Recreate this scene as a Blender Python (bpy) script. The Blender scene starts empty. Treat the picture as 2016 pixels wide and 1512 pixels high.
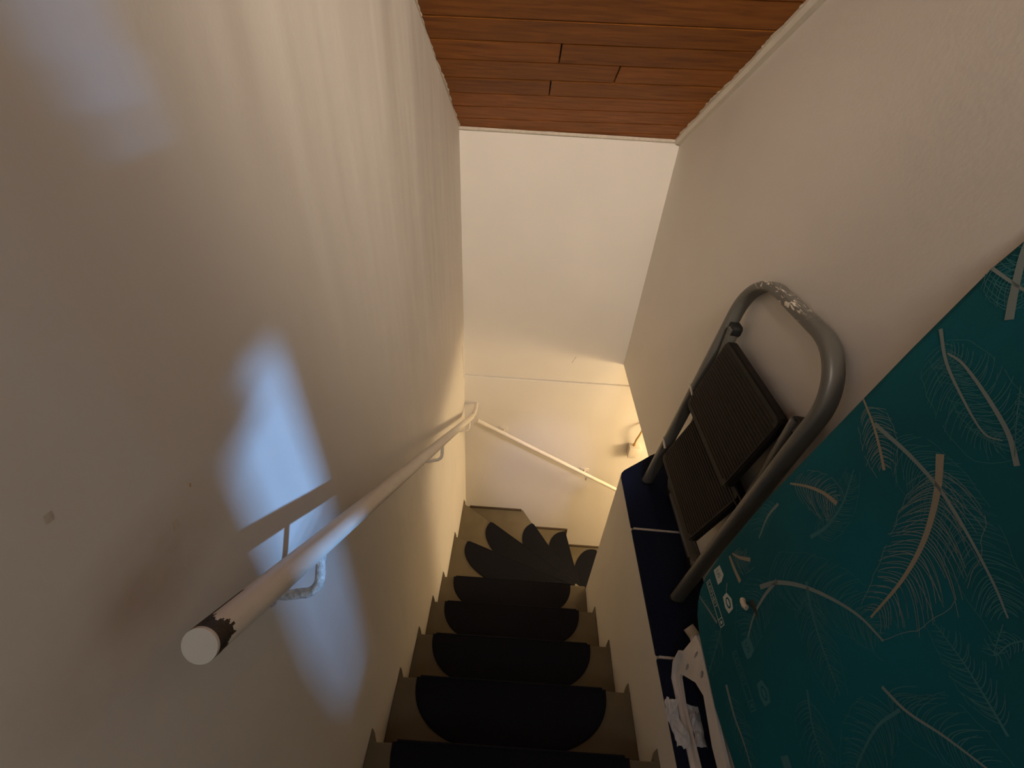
import bpy, bmesh, math, random
from mathutils import Vector, Matrix
random.seed(7)
SC = bpy.context.scene
COL = SC.collection
# ------------------------------------------------------------------ camera
cam_d = bpy.data.cameras.new('camera')
cam = bpy.data.objects.new('camera', cam_d)
COL.objects.link(cam)
SC.camera = cam
YAW, PITCH, ROLL, FPX = -0.0103, -0.6611, 0.0615, 850.4
_F = Vector((math.sin(YAW)*math.cos(PITCH), math.cos(YAW)*math.cos(PITCH), math.sin(PITCH)))
_R = Vector((math.cos(YAW), -math.sin(YAW), 0.0))
_U = _R.cross(_F)
R2 = math.cos(ROLL)*_R + math.sin(ROLL)*_U
U2 = -math.sin(ROLL)*_R + math.cos(ROLL)*_U
cam.matrix_world = Matrix(((R2.x, U2.x, -_F.x, 0.3359), (R2.y, U2.y, -_F.y, 0.0), (R2.z, U2.z, -_F.z, 0.0), (0, 0, 0, 1)))
cam_d.sensor_fit = 'HORIZONTAL'
cam_d.sensor_width = 36.0
cam_d.lens = FPX/2016*36.0
cam_d.clip_start = 0.02
# ------------------------------------------------------------------ light, world, exposure
w = bpy.data.worlds.new('world'); SC.world = w; w.use_nodes = True
w.node_tree.nodes['Background'].inputs[0].default_value = (0.5, 0.65, 1, 1)
w.node_tree.nodes['Background'].inputs[1].default_value = 0.05
SUN_POS = Vector((4.29, -2.17, -0.62))      # far bright window of the room on the right, shining through the added mask
def lamp(name, kind, loc, power, col, target=None, **kw):
    d = bpy.data.lights.new(name, kind); d.energy = power; d.color = col
    for k, v in kw.items(): setattr(d, k, v)
    o = bpy.data.objects.new(name, d); COL.objects.link(o); o.location = loc
    if target is not None:
        o.rotation_euler = (Vector(target)-Vector(loc)).to_track_quat('-Z', 'Y').to_euler()
    return o
lamp('stairwell_bulb', 'POINT', (2.35, 1.62, -1.76), 82, (1.0, 0.74, 0.42), shadow_soft_size=0.19)
lamp('room_window_light', 'AREA', SUN_POS, 300, (0.23, 0.50, 1.0), target=(0, 0.4, -0.6), shape='RECTANGLE', size=0.22, size_y=0.22)
lamp('fill_spot', 'SPOT', (0.15, -0.40, 0.93), 92, (1.0, 0.83, 0.66), target=(0.55, 2.26, -0.70), shadow_soft_size=0.10, spot_size=math.radians(48), spot_blend=1.0)  # added fill spot brightening the back and right walls, no known source
lamp('fill_spot', 'SPOT', (0.85, -0.40, 0.93), 160, (1.0, 0.83, 0.66), target=(0.22, 2.26, -0.75), shadow_soft_size=0.10, spot_size=math.radians(62), spot_blend=1.0)  # second added fill spot, crossing over to brighten the left wall
lamp('landing_fill', 'POINT', (0.40, -0.62, 0.40), 7.6, (0.86, 0.93, 0.98), shadow_soft_size=0.16)  # added fill behind the camera, lifting the near walls and board
lamp('blue_patch_spot', 'SPOT', (0.74, -0.40, 0.95), 150, (0.52, 0.58, 1.0), target=(0.56, 2.14, -2.45), shadow_soft_size=0.05, spot_size=math.radians(13), spot_blend=0.9)  # added spot throwing a bluish patch on the lower back wall, no real opening
SC.view_settings.view_transform = 'Standard'
SC.view_settings.look = 'None'
SC.view_settings.gamma = 1.0
SC.view_settings.use_curve_mapping = False
SC.view_settings.exposure = 0.0
SC.cycles.max_bounces = 12
SC.cycles.diffuse_bounces = 8
SC.cycles.use_denoising = True
SC.cycles.sample_clamp_indirect = 4.0
# ------------------------------------------------------------------ materials
def mat(name, col, rough=0.6, metal=0.0, var=0.0, vscale=8.0, bump=0.0, bscale=60.0, col2=None, stretch=(1, 1, 1), spec=0.4):
    m = bpy.data.materials.new(name); m.use_nodes = True
    nt = m.node_tree; b = nt.nodes['Principled BSDF']
    b.inputs['Roughness'].default_value = rough
    b.inputs['Metallic'].default_value = metal
    b.inputs['Specular IOR Level'].default_value = spec
    tc = nt.nodes.new('ShaderNodeTexCoord'); mp = nt.nodes.new('ShaderNodeMapping')
    mp.inputs['Scale'].default_value = stretch
    nt.links.new(tc.outputs['Object'], mp.inputs[0])
    c = tuple(col)+(1,)
    if var > 0 or col2:
        n = nt.nodes.new('ShaderNodeTexNoise'); n.inputs['Scale'].default_value = vscale; n.inputs['Detail'].default_value = 6
        nt.links.new(mp.outputs[0], n.inputs['Vector'])
        r = nt.nodes.new('ShaderNodeValToRGB')
        r.color_ramp.elements[0].position = 0.3; r.color_ramp.elements[1].position = 0.72
        c2 = tuple(col2) if col2 else tuple(x*(1-var) for x in col)
        r.color_ramp.elements[0].color = c; r.color_ramp.elements[1].color = c2+(1,)
        nt.links.new(n.outputs[0], r.inputs[0]); nt.links.new(r.outputs[0], b.inputs['Base Color'])
    else:
        b.inputs['Base Color'].default_value = c
    if bump > 0:
        n2 = nt.nodes.new('ShaderNodeTexNoise'); n2.inputs['Scale'].default_value = bscale; n2.inputs['Detail'].default_value = 5
        nt.links.new(mp.outputs[0], n2.inputs['Vector'])
        bp = nt.nodes.new('ShaderNodeBump'); bp.inputs['Strength'].default_value = bump; bp.inputs['Distance'].default_value = 0.01
        nt.links.new(n2.outputs[0], bp.inputs['Height']); nt.links.new(bp.outputs[0], b.inputs['Normal'])
    return m
def plaster(name, col, wave=0.0):
    """Painted plaster: fine grain plus slow hand-trowelled undulation that runs up the wall."""
    m = mat(name, col, 0.7, var=0.06, vscale=2.5, bump=0.035, bscale=110, spec=0.25)
    nt = m.node_tree; b = nt.nodes['Principled BSDF']
    if wave:
        old = b.inputs['Normal'].links[0].from_node
        tc = nt.nodes.new('ShaderNodeTexCoord'); mp = nt.nodes.new('ShaderNodeMapping')
        mp.inputs['Scale'].default_value = (1, 1.5, 0.35)
        nt.links.new(tc.outputs['Object'], mp.inputs[0])
        n = nt.nodes.new('ShaderNodeTexNoise'); n.inputs['Scale'].default_value = 2.2; n.inputs['Detail'].default_value = 3
        nt.links.new(mp.outputs[0], n.inputs['Vector'])
        bp = nt.nodes.new('ShaderNodeBump'); bp.inputs['Strength'].default_value = 1.0; bp.inputs['Distance'].default_value = wave
        nt.links.new(n.outputs[0], bp.inputs['Height'])
        nt.links.new(bp.outputs[0], old.inputs['Normal'])
    return m
M = {}
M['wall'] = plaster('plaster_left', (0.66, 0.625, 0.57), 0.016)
def reddish_tint(m):
    """uneven reddish-brown ellipse tinted into the wall above the near end of the rail"""
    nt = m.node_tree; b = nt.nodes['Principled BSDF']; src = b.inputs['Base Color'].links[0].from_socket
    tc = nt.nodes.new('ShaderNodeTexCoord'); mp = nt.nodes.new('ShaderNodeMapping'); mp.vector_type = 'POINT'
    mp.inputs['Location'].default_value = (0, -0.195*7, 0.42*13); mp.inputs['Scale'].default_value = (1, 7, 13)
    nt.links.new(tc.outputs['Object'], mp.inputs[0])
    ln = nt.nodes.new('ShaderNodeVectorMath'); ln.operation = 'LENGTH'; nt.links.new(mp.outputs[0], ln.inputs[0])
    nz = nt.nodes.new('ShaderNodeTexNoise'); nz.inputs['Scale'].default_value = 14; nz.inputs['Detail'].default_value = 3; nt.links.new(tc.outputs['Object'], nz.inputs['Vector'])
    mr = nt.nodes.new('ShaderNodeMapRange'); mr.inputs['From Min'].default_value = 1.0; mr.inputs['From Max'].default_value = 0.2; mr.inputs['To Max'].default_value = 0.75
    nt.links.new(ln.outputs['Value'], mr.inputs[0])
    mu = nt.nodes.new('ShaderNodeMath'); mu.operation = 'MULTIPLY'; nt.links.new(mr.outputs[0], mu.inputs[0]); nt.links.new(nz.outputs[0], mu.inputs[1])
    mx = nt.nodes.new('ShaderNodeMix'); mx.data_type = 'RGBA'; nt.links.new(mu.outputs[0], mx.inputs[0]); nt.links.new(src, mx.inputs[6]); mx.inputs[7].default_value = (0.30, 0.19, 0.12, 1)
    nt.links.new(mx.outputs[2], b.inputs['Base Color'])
reddish_tint(M['wall'])
M['wall2'] = plaster('plaster', (0.66, 0.625, 0.57), 0.0)
M['white'] = mat('white_gloss_paint', (0.68, 0.63, 0.55), 0.4, var=0.08, vscale=20, bump=0.05, bscale=90)
M['caulk'] = mat('old_white_paint', (0.58, 0.52, 0.43), 0.8, var=0.2, vscale=60, bump=0.3)
M['tread'] = mat('brown_painted_wood', (0.145, 0.118, 0.072), 0.62, var=0.2, vscale=9, bump=0.06, bscale=40)
M['dark_edge'] = mat('dark_brown_edge', (0.055, 0.035, 0.018), 0.7)
M['mat'] = mat('charcoal_carpet', (0.015, 0.0155, 0.022), 0.95, var=0.45, vscale=320, bump=0.6, bscale=700, spec=0.1)
M['mat_edge'] = mat('grey_stitched_edge', (0.07, 0.065, 0.06), 0.9)
M['blue'] = mat('navy_carpet', (0.014, 0.019, 0.042), 0.92, var=0.4, vscale=240, bump=0.5, bscale=600, spec=0.1)
M['grout'] = mat('white_joint', (0.62, 0.57, 0.5), 0.8, var=0.25, vscale=70)
M['bare'] = mat('bare_dark_wood', (0.035, 0.022, 0.013), 0.6, var=0.4, vscale=60, bump=0.3)
M['worn'] = mat('worn_white_metal', (0.62, 0.59, 0.53), 0.5, var=0.55, vscale=120, bump=0.4, bscale=150)
M['frame'] = mat('grey_lacquer', (0.10, 0.096, 0.083), 0.42, var=0.12, vscale=12, spec=0.5)
M['black'] = mat('black_plastic', (0.012, 0.012, 0.012), 0.4)
M['steel'] = mat('bright_steel', (0.6, 0.58, 0.53), 0.35, metal=0.8)
M['rubber'] = mat('ribbed_brown_rubber', (0.007, 0.0045, 0.0035), 0.6, spec=0.3)
M['rubber2'] = mat('brown_rib_top', (0.020, 0.013, 0.009), 0.7, spec=0.2)
M['teal'] = mat('teal_cover', (0.0045, 0.115, 0.150), 0.85, vscale=2.2, bump=0.15, bscale=420, col2=(0.006, 0.068, 0.080), spec=0.15)
M['print0'] = mat('cream_print', (0.25, 0.225, 0.165), 0.85, spec=0.1)
M['print1'] = mat('grey_print', (0.17, 0.21, 0.20), 0.85, spec=0.1)
M['print2'] = mat('faint_print', (0.045, 0.155, 0.17), 0.85, spec=0.1)
M['print_white'] = mat('white_print', (0.46, 0.50, 0.46), 0.85, spec=0.1)
M['tray'] = mat('white_enamel', (0.66, 0.62, 0.58), 0.4, var=0.12, vscale=25)
M['bag'] = mat('crumpled_plastic_film', (0.55, 0.56, 0.58), 0.18, spec=0.7, var=0.2, vscale=30)
M['cord'] = mat('pale_plastic', (0.62, 0.55, 0.42), 0.5)
M['cable'] = mat('tan_cable', (0.45, 0.30, 0.12), 0.5)
def wood():
    m = bpy.data.materials.new('varnished_pine'); m.use_nodes = True
    nt = m.node_tree; b = nt.nodes['Principled BSDF']; b.inputs['Roughness'].default_value = 0.55; b.inputs['Specular IOR Level'].default_value = 0.2
    tc = nt.nodes.new('ShaderNodeTexCoord'); mp = nt.nodes.new('ShaderNodeMapping')
    mp.inputs['Scale'].default_value = (2.2, 22, 22)
    oi = nt.nodes.new('ShaderNodeObjectInfo'); ad = nt.nodes.new('ShaderNodeVectorMath'); ad.operation = 'ADD'
    sc = nt.nodes.new('ShaderNodeVectorMath'); sc.operation = 'SCALE'; sc.inputs['Scale'].default_value = 9.0
    cb = nt.nodes.new('ShaderNodeCombineXYZ')
    nt.links.new(oi.outputs['Random'], cb.inputs[0]); nt.links.new(oi.outputs['Random'], cb.inputs[1])
    nt.links.new(cb.outputs[0], sc.inputs[0]); nt.links.new(tc.outputs['Object'], ad.inputs[0]); nt.links.new(sc.outputs[0], ad.inputs[1])
    nt.links.new(ad.outputs[0], mp.inputs[0])
    n = nt.nodes.new('ShaderNodeTexNoise'); n.inputs['Scale'].default_value = 2.6; n.inputs['Detail'].default_value = 7; n.inputs['Distortion'].default_value = 0.8
    nt.links.new(mp.outputs[0], n.inputs['Vector'])
    r = nt.nodes.new('ShaderNodeValToRGB')
    r.color_ramp.elements[0].position = 0.28; r.color_ramp.elements[0].color = (0.20, 0.062, 0.007, 1)
    r.color_ramp.elements[1].position = 0.75; r.color_ramp.elements[1].color = (0.40, 0.14, 0.020, 1)
    nt.links.new(n.outputs[0], r.inputs[0])
    hs = nt.nodes.new('ShaderNodeHueSaturation')
    mr = nt.nodes.new('ShaderNodeMapRange'); mr.inputs['To Min'].default_value = 0.82; mr.inputs['To Max'].default_value = 1.18
    nt.links.new(oi.outputs['Random'], mr.inputs[0]); nt.links.new(mr.outputs[0], hs.inputs['Value'])
    nt.links.new(r.outputs[0], hs.inputs['Color']); nt.links.new(hs.outputs[0], b.inputs['Base Color'])
    bp = nt.nodes.new('ShaderNodeBump'); bp.inputs['Strength'].default_value = 0.15; bp.inputs['Distance'].default_value = 0.004
    nt.links.new(n.outputs[0], bp.inputs['Height']); nt.links.new(bp.outputs[0], b.inputs['Normal'])
    return m
M['plank'] = wood()
# ------------------------------------------------------------------ helpers
def link(name, me, parent=None, m=None):
    o = bpy.data.objects.new(name, me); COL.objects.link(o)
    if parent is not None: o.parent = parent
    if m is not None and hasattr(me, 'materials'):
        for x in (m if isinstance(m, (list, tuple)) else [m]): me.materials.append(x)
    return o
def tag(o, label=None, cat=None, group=None, kind=None):
    for k, v in (('label', label), ('category', cat), ('group', group), ('kind', kind)):
        if v: o[k] = v
    return o
def struct(o, label=None): return tag(o, label, kind='structure')
def empty(name, loc=(0, 0, 0)):
    o = bpy.data.objects.new(name, None); COL.objects.link(o); o.empty_display_size = 0.05
    o.location = loc
    return o
def finish(bm, name, smooth=None):
    bmesh.ops.recalc_face_normals(bm, faces=bm.faces)
    me = bpy.data.meshes.new(name); bm.to_mesh(me); bm.free()
    if smooth is not None:
        for p in me.polygons: p.use_smooth = True
        me.set_sharp_from_angle(angle=math.radians(smooth))
    return me
def add_box(bm, lo, hi):
    v = [bm.verts.new((x, y, z)) for x in (lo[0], hi[0]) for y in (lo[1], hi[1]) for z in (lo[2], hi[2])]
    for f in ((0, 1, 3, 2), (4, 6, 7, 5), (0, 4, 5, 1), (2, 3, 7, 6), (0, 2, 6, 4), (1, 5, 7, 3)):
        bm.faces.new([v[i] for i in f])
def box(name, lo, hi, m, parent=None, bev=0.0):
    bm = bmesh.new(); add_box(bm, lo, hi)
    if bev: bmesh.ops.bevel(bm, geom=bm.edges[:], offset=bev, segments=2, affect='EDGES', profile=0.5)
    return link(name, finish(bm, name, 40 if bev else None), parent, m)
def add_prism(bm, poly, fn, d0, d1):
    """poly: 2D outline; fn(u, v, d) -> 3D; extruded from d0 to d1."""
    a = [bm.verts.new(fn(u, v, d0)) for u, v in poly]; b = [bm.verts.new(fn(u, v, d1)) for u, v in poly]
    bm.faces.new(a); bm.faces.new(b[::-1])
    n = len(poly)
    for i in range(n): bm.faces.new((a[i], b[i], b[(i+1) % n], a[(i+1) % n]))
def prism(name, poly, fn, d0, d1, m, parent=None, bev=0.0, smooth=None):
    bm = bmesh.new(); add_prism(bm, poly, fn, d0, d1)
    if bev: bmesh.ops.bevel(bm, geom=bm.edges[:], offset=bev, segments=2, affect='EDGES', profile=0.5)
    return link(name, finish(bm, name, 40 if bev else smooth), parent, m)
XY = lambda u, v, d: (u, v, d)
YZ = lambda u, v, d: (d, u, v)
def add_holed(bm, outer, holes, fn, d0, d1):
    rings = [outer]+holes; sides = []
    for d in (d0, d1):
        es = []; loops = []
        for r in rings:
            vs = [bm.verts.new(fn(u, v, d)) for u, v in r]; loops.append(vs)
            es += [bm.edges.new((vs[i], vs[(i+1) % len(vs)])) for i in range(len(vs))]
        bmesh.ops.triangle_fill(bm, use_beauty=True, use_dissolve=False, edges=es)
        sides.append(loops)
    for la, lb in zip(*sides):
        n = len(la)
        for i in range(n): bm.faces.new((la[i], la[(i+1) % n], lb[(i+1) % n], lb[i]))
def add_tube(bm, pts, sec, up=None, caps=True, closed=False, mats=None):
    """sweep a 2D section (a along 'side', b along 'nrm') along pts; up fixes the section's b axis."""
    pts = [Vector(p) for p in pts]; rings = []; n = len(pts); prev = None
    for i, p in enumerate(pts):
        t = (pts[min(i+1, n-1)]-pts[max(i-1, 0)]).normalized()
        ref = Vector(up) if up is not None else (prev if prev is not None else (Vector((0, 0, 1)) if abs(t.z) < 0.9 else Vector((1, 0, 0))))
        side = t.cross(ref).normalized(); nrm = side.cross(t).normalized(); prev = nrm
        rings.append([bm.verts.new(p+side*a+nrm*b) for a, b in sec])
    k = len(sec)
    for i in range(n-1):
        for j in range(k):
            bm.faces.new((rings[i][j], rings[i][(j+1) % k], rings[i+1][(j+1) % k], rings[i+1][j]))
    if caps: bm.faces.new(rings[0][::-1]); bm.faces.new(rings[-1])
    return rings
def circ(r, k=16, r2=None):
    return [(r*math.cos(2*math.pi*i/k), (r2 or r)*math.sin(2*math.pi*i/k)) for i in range(k)]
def oval(a, b, k=20, e=0.6):
    o = []
    for i in range(k):
        c, s = math.cos(2*math.pi*i/k), math.sin(2*math.pi*i/k)
        o.append((a*math.copysign(abs(c)**e, c), b*math.copysign(abs(s)**e, s)))
    return o
def tube(name, pts, sec, m, parent=None, up=None, smooth=35):
    bm = bmesh.new(); add_tube(bm, pts, sec, up)
    return link(name, finish(bm, name, smooth), parent, m)
def arc(c, r, a0, a1, n, fn):
    return [fn(c[0]+r*math.cos(a0+(a1-a0)*i/n), c[1]+r*math.sin(a0+(a1-a0)*i/n)) for i in range(n+1)]
# ------------------------------------------------------------------ main dimensions (metres; the eye is the origin of height)
XR = 1.009          # face of the upper right wall
W = 0.80            # width of the flight
D = 2.262           # upper back wall
ZL = -1.372         # top of the blue ledge
RB = -1.545         # underside of the upper right wall
ZB = -5.0
SL, ZC0 = 0.5134, -0.295
def zceil(y): return ZC0+SL*(2.2644-y)
# ------------------------------------------------------------------ shell
def wall_left():
    """Plaster with hand-trowelled unevenness: a fine grid so it is real relief."""
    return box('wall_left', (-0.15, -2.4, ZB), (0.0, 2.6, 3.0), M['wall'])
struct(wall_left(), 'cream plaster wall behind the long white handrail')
struct(box('wall_back', (-0.15, D, -1.9), (3.6, D+0.15, 0.35), M['wall2']), 'cream plaster wall at the end of the stairwell')
# lower part of the back wall leans slightly forward towards its foot
bm = bmesh.new()
add_prism(bm, [(D+0.10, -1.705), (2.250, -1.705), (2.246, -1.712), (2.215, -1.95), (2.115, -3.5), (2.0, ZB), (D+0.1, ZB)], lambda u, v, d: (d, u, v), -0.05, 3.6)
o = link('wall_lower', finish(bm, 'wall_lower'), None, M['wall2'])
struct(o, 'lower back wall lit yellow, carrying the short handrail')
def ylow(z):
    pts = [(-1.712, 2.246), (-1.95, 2.215), (-3.5, 2.115), (ZB, 2.0)]
    for (za, ya), (zb, yb) in zip(pts, pts[1:]):
        if z >= zb: return ya+(yb-ya)*(z-za)/(zb-za)
    return 2.0
bm = bmesh.new()
add_prism(bm, [(-0.02, RB), (D, RB), (D, zceil(D)+0.03), (-0.02, zceil(-0.02)+0.03)], YZ, XR, XR+0.12)
struct(link('wall_right', finish(bm, 'wall_right'), None, M['wall2']), 'upper right wall above the blue ledge')
# inner wall of the flight below the ledge, turning right under it at its far end
P_IN = [(W, -2.4), (W, 1.212), (0.806, 1.226), (0.94, 1.318), (1.06, 1.36), (3.6, 1.36), (3.6, 1.2), (1.2, 1.2), (0.93, 1.1), (0.93, -2.4)]
o = prism('wall_inner', P_IN, XY, ZB, ZL-0.012, M['wall2'])
struct(o, 'low white wall on the right of the steps, under the blue ledge')
# slab over the lower flight
struct(box('ceiling_lower', (XR+0.12, 1.2, RB), (3.6, D, RB+0.12), M['wall2']))
struct(box('wall_far_right', (3.5, 1.0, ZB), (3.6, 2.6, 0.3), M['wall2']))
struct(box('floor_lower', (-0.2, -2.4, ZB-0.1), (3.6, 2.6, ZB+0.001), M['tread']))
struct(box('wall_behind', (-0.15, -2.5, ZB), (1.3, -2.4, 3.0), M['wall2']))
# landing slab, continuing under the blue ledge
struct(box('floor_landing', (0.0, -2.4, -1.42), (W, 0.085, -1.318), M['tread']))
# ---- blue ledge, three covered pieces with white joints
led = struct(box('floor_ledge', (0.93, -2.4, -1.50), (1.13, 1.2, ZL-0.013), M['wall2']), 'narrow ledge beside the steps with navy covering')
def ledge_piece(poly):
    return prism('ledge_tile', poly, XY, ZL-0.012, ZL, M['blue'], led, bev=0.004)
ledge_piece([(0.797, 0.957), (0.797, 1.195), (0.802, 1.216), (0.815, 1.232), (0.945, 1.325), (1.008, 1.362), (1.008, 0.953)])
ledge_piece([(0.797, 0.530), (0.797, 0.947), (1.008, 0.943), (1.008, 0.524)])
ledge_piece([(0.797, 0.06), (0.797, 0.521), (1.008, 0.515), (1.008, 0.06)])
ledge_piece([(0.797, -0.5), (0.797, 0.053), (1.008, 0.053), (1.008, -0.5)])
for a, b in ((0.948, 0.956), (0.522, 0.529), (0.054, 0.059)):
    prism('joint', [(0.806, a), (0.806, b), (1.008, b-0.005), (1.008, a-0.004)], XY, ZL-0.012, ZL-0.0015, M['grout'], led)
# ---- ceiling: sloping pine boards
ceil = empty('ceiling'); struct(ceil, 'sloping pine board ceiling')
bm = bmesh.new()
add_prism(bm, [(-2.4, zceil(-2.4)+0.016), (2.4, zceil(2.4)+0.016), (2.4, zceil(2.4)+0.09), (-2.4, zceil(-2.4)+0.09)], YZ, -0.15, 1.3)
link('backing', finish(bm, 'backing'), ceil, M['dark_edge'])
def plank(x0, x1, yl0, yr0, yl1, yr1, dz):
    """one board between seam (yl0..yr0) and seam (yl1..yr1); left values at x=0, right values at x=1"""
    g = 0.0024
    f = lambda a, b, x: a+(b-a)*x
    bm = bmesh.new()
    q = [(x0+g, f(yl0, yr0, x0)+g), (x1-g, f(yl0, yr0, x1)+g), (x1-g, f(yl1, yr1, x1)-g), (x0+g, f(yl1, yr1, x0)-g)]
    lo = [bm.verts.new((x, y, zceil(y)+dz)) for x, y in q]; hi = [bm.verts.new((x, y, zceil(y)+0.0155)) for x, y in q]
    bm.faces.new(lo); bm.faces.new(hi[::-1])
    for i in range(4): bm.faces.new((lo[i], hi[i], hi[(i+1) % 4], lo[(i+1) % 4]))
    bmesh.ops.recalc_face_normals(bm, faces=bm.faces)
    bmesh.ops.bevel(bm, geom=[e for e in bm.edges if all(v in lo for v in e.verts)], offset=0.0012, segments=1, affect='EDGES')
    link('plank', finish(bm, 'plank'), ceil, M['plank'])
seams = [(2.40, 2.30), (2.300, 2.206), (2.183, 2.123), (2.077, 2.024), (1.976, 1.929), (1.875, 1.832), (1.769, 1.740), (1.672, 1.643), (1.575, 1.552)]
while seams[-1][0] > -0.9: seams.append((seams[-1][0]-0.1, seams[-1][1]-0.1))
butts = {5: 0.388, 6: 0.606, 7: 0.406}
for i in range(1, len(seams)):
    (l1, r1), (l0, r0) = seams[i-1], seams[i]
    dz = 0.0003*math.sin(i*2.3)
    bx = butts.get(i-0, random.uniform(0.2, 0.8) if i > 9 else None)
    if bx is None: plank(0.0, XR, l0, r0, l1, r1, dz)
    else:
        plank(0.0, bx, l0, r0, l1, r1, dz); plank(bx, XR, l0, r0, l1, r1, dz+random.uniform(-0.0003, 0.0003))
# trim strips between ceiling and walls: a white lath on the right, ragged paint bead on the left, thin bead at the back
def bead(name, p0, p1, w_, h_, m, rag, n=90, side=(1, 0, 0)):
    """an irregular painted fillet from p0 to p1 hugging the ceiling; side = inward direction"""
    p0, p1, side = Vector(p0), Vector(p1), Vector(side)
    t = (p1-p0).normalized(); nrm = side.cross(t).normalized()
    if nrm.z > 0: nrm = -nrm
    bm = bmesh.new(); rings = []
    r = random.Random(11); lv = 0.0
    for i in range(n+1):
        lv = 0.86*lv+0.14*r.uniform(-1, 1)*3.2
        ww = max(0.0015, w_*(1+rag*lv+rag*0.10*r.uniform(-1, 1)))
        p = p0.lerp(p1, i/n)
        rings.append([bm.verts.new(p+side*a*ww+nrm*b*h_) for a, b in ((0, -0.3), (0, 1), (0.65, 0.9), (1, 0.35), (1, -0.3))])
    for a, b in zip(rings, rings[1:]):
        for j in range(5): bm.faces.new((a[j], a[(j+1) % 5], b[(j+1) % 5], b[j]))
    bm.faces.new(rings[0]); bm.faces.new(rings[-1][::-1])
    return link(name, finish(bm, name), None, m)
struct(bead('trim_1', (XR, 2.262, zceil(2.262)-0.003), (XR, 0.2, zceil(0.2)-0.003), 0.026, 0.020, M['white'], 0.05, 60, (-1, 0, 0)), 'white lath along the right edge of the ceiling')
struct(bead('trim_2', (XR-0.024, 2.2, zceil(2.2)-0.001), (XR-0.024, 0.9, zceil(0.9)-0.001), 0.007, 0.003, M['caulk'], 1.0, 120, (-1, 0, 0)), 'ragged paint edge beside the white lath')
struct(bead('trim_3', (0, 2.262, zceil(2.262)-0.001), (0, 0.6, zceil(0.6)-0.001), 0.006, 0.004, M['caulk'], 1.0, 130, (1, 0, 0)), 'ragged paint edge along the left of the ceiling')
struct(bead('trim_4', (0.0, 2.262, zceil(2.262)-0.004), (XR, 2.262, zceil(2.262)-0.004), 0.009, 0.010, M['caulk'], 0.2, 60, (0, -1, 0)), 'thin paint bead between ceiling and back wall')
# ---- added unseen panel on the right: openings cut to shape the window-light patches
def thru(y, z):
    t = 1.04/SUN_POS.x
    return (y+(SUN_POS.y-y)*t, z+(SUN_POS.z-z)*t)
low = [(.335, -.415), (.438, -.386), (.395, -.352), (.45, -.325), (.497, -.36), (.495, -.65), (.470, -1.05), (.445, -1.28), (.32, -1.28), (.285, -1.1), (.288, -.86), (.318, -.62)]
upp = [(.360, .20), (.360, -.018), (.378, -.060), (.432, -.092), (.446, -.072), (.418, .0), (.418, .20)]
bm = bmesh.new()
add_holed(bm, [(-1.2, -1.40), (-0.02, -1.40), (-0.02, 1.5), (-1.2, 1.5)], [[thru(*p) for p in low], [thru(*p) for p in upp]], YZ, 1.030, 1.050)
for k in range(9):                       # narrow bars added to dim the upper patch
    y0, z0 = thru(.30, -0.115+k*0.034)
    y1, z1 = thru(.48, -0.115+k*0.034)
    add_box(bm, (1.034, y1*0-0.40, z0), (1.046, -0.05, z0+0.0165))
for k in range(36):                      # and to dim the lower half of the tall patch
    z = -0.66-0.018*k
    add_box(bm, (1.034, -0.40, z), (1.046, -0.05, z+0.0095+0.00018*k))
dr = link('light_mask', finish(bm, 'light_mask'), None, M['white']); struct(dr)
struct(box('wall_right_rear', (XR, -2.4, -1.5), (XR+0.12, -1.2, 3.0), M['wall2']))
bm = bmesh.new(); add_prism(bm, [(-1.2, 1.5), (-0.02, 1.5), (-0.02, zceil(-0.02)+0.05), (-1.2, zceil(-1.2)+0.05)], YZ, XR, XR+0.12)
struct(link('wall_over_mask', finish(bm, 'wall_over_mask'), None, M['wall2']))
# ------------------------------------------------------------------ staircase
stair = empty('staircase', (0.4, 0.3, -1.6))
tag(stair, 'brown painted wooden stairs going down and turning right at the foot of the back wall', 'stairs')
def sp(o):                                # parent while keeping world coordinates
    o.parent = stair; o.matrix_parent_inverse = Matrix.Translation(stair.location).inverted(); return o
RISE, Z0 = 0.2058, -1.5213
def zt(i): return Z0-RISE*i
NOSE = {-1: ((0, .085), (W, .085))}
for i, y in enumerate((.318, .540, .762, .993, 1.228)): NOSE[i] = ((0.0, y), (W, y+0.002))
NOSE[5] = ((0.0, 1.615), (.86, 1.300))
NOSE[6] = ((0.0, 2.030), (.90, 1.405))
NOSE[7] = ((.435, 2.20), (.905, 1.470))
NOSE[8] = ((.812, 2.20), (.950, 1.470))
NOSE[9] = ((1.150, 2.20), (1.000, 1.450))
NOSE[10] = ((1.37, 2.22), (1.20, 1.36))
for i in (11, 12, 13): NOSE[i] = ((1.37+.23*(i-10), 2.22), (1.37+.23*(i-10), 1.36))
PIV = (.90, 1.24)
def tread_poly(i):
    a, b = NOSE[i-1], NOSE[i]
    back = 0.03                           # runs a little under the tread above
    if i <= 4: return [(0, a[0][1]-back), (W, a[1][1]-back), (W, b[1][1]), (0, b[0][1])]
    if i == 5: return [(0, a[0][1]-back), (W-.002, a[1][1]-back), (.82, 1.24), PIV, b[1], b[0]]
    if i == 6: return [(0, a[0][1]-back), (.7, NOSE[5][0][1]-.366*.7-back), PIV, b[1], b[0]]
    if i == 7: return [(0, a[0][1]-back), (.86, 1.41), PIV, b[1], b[0], (0, 2.2)]
    if i in (8, 9, 10): return [(a[0][0]-back, a[0][1]), (a[1][0]-back, a[1][1]), (PIV[0]+.06*(i-7), PIV[1]+.05), b[1], b[0]]
    return [(a[0][0]-back, 2.2), (a[1][0]-back, 1.34), (b[1][0], 1.34), (b[0][0], 2.2)]
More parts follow.
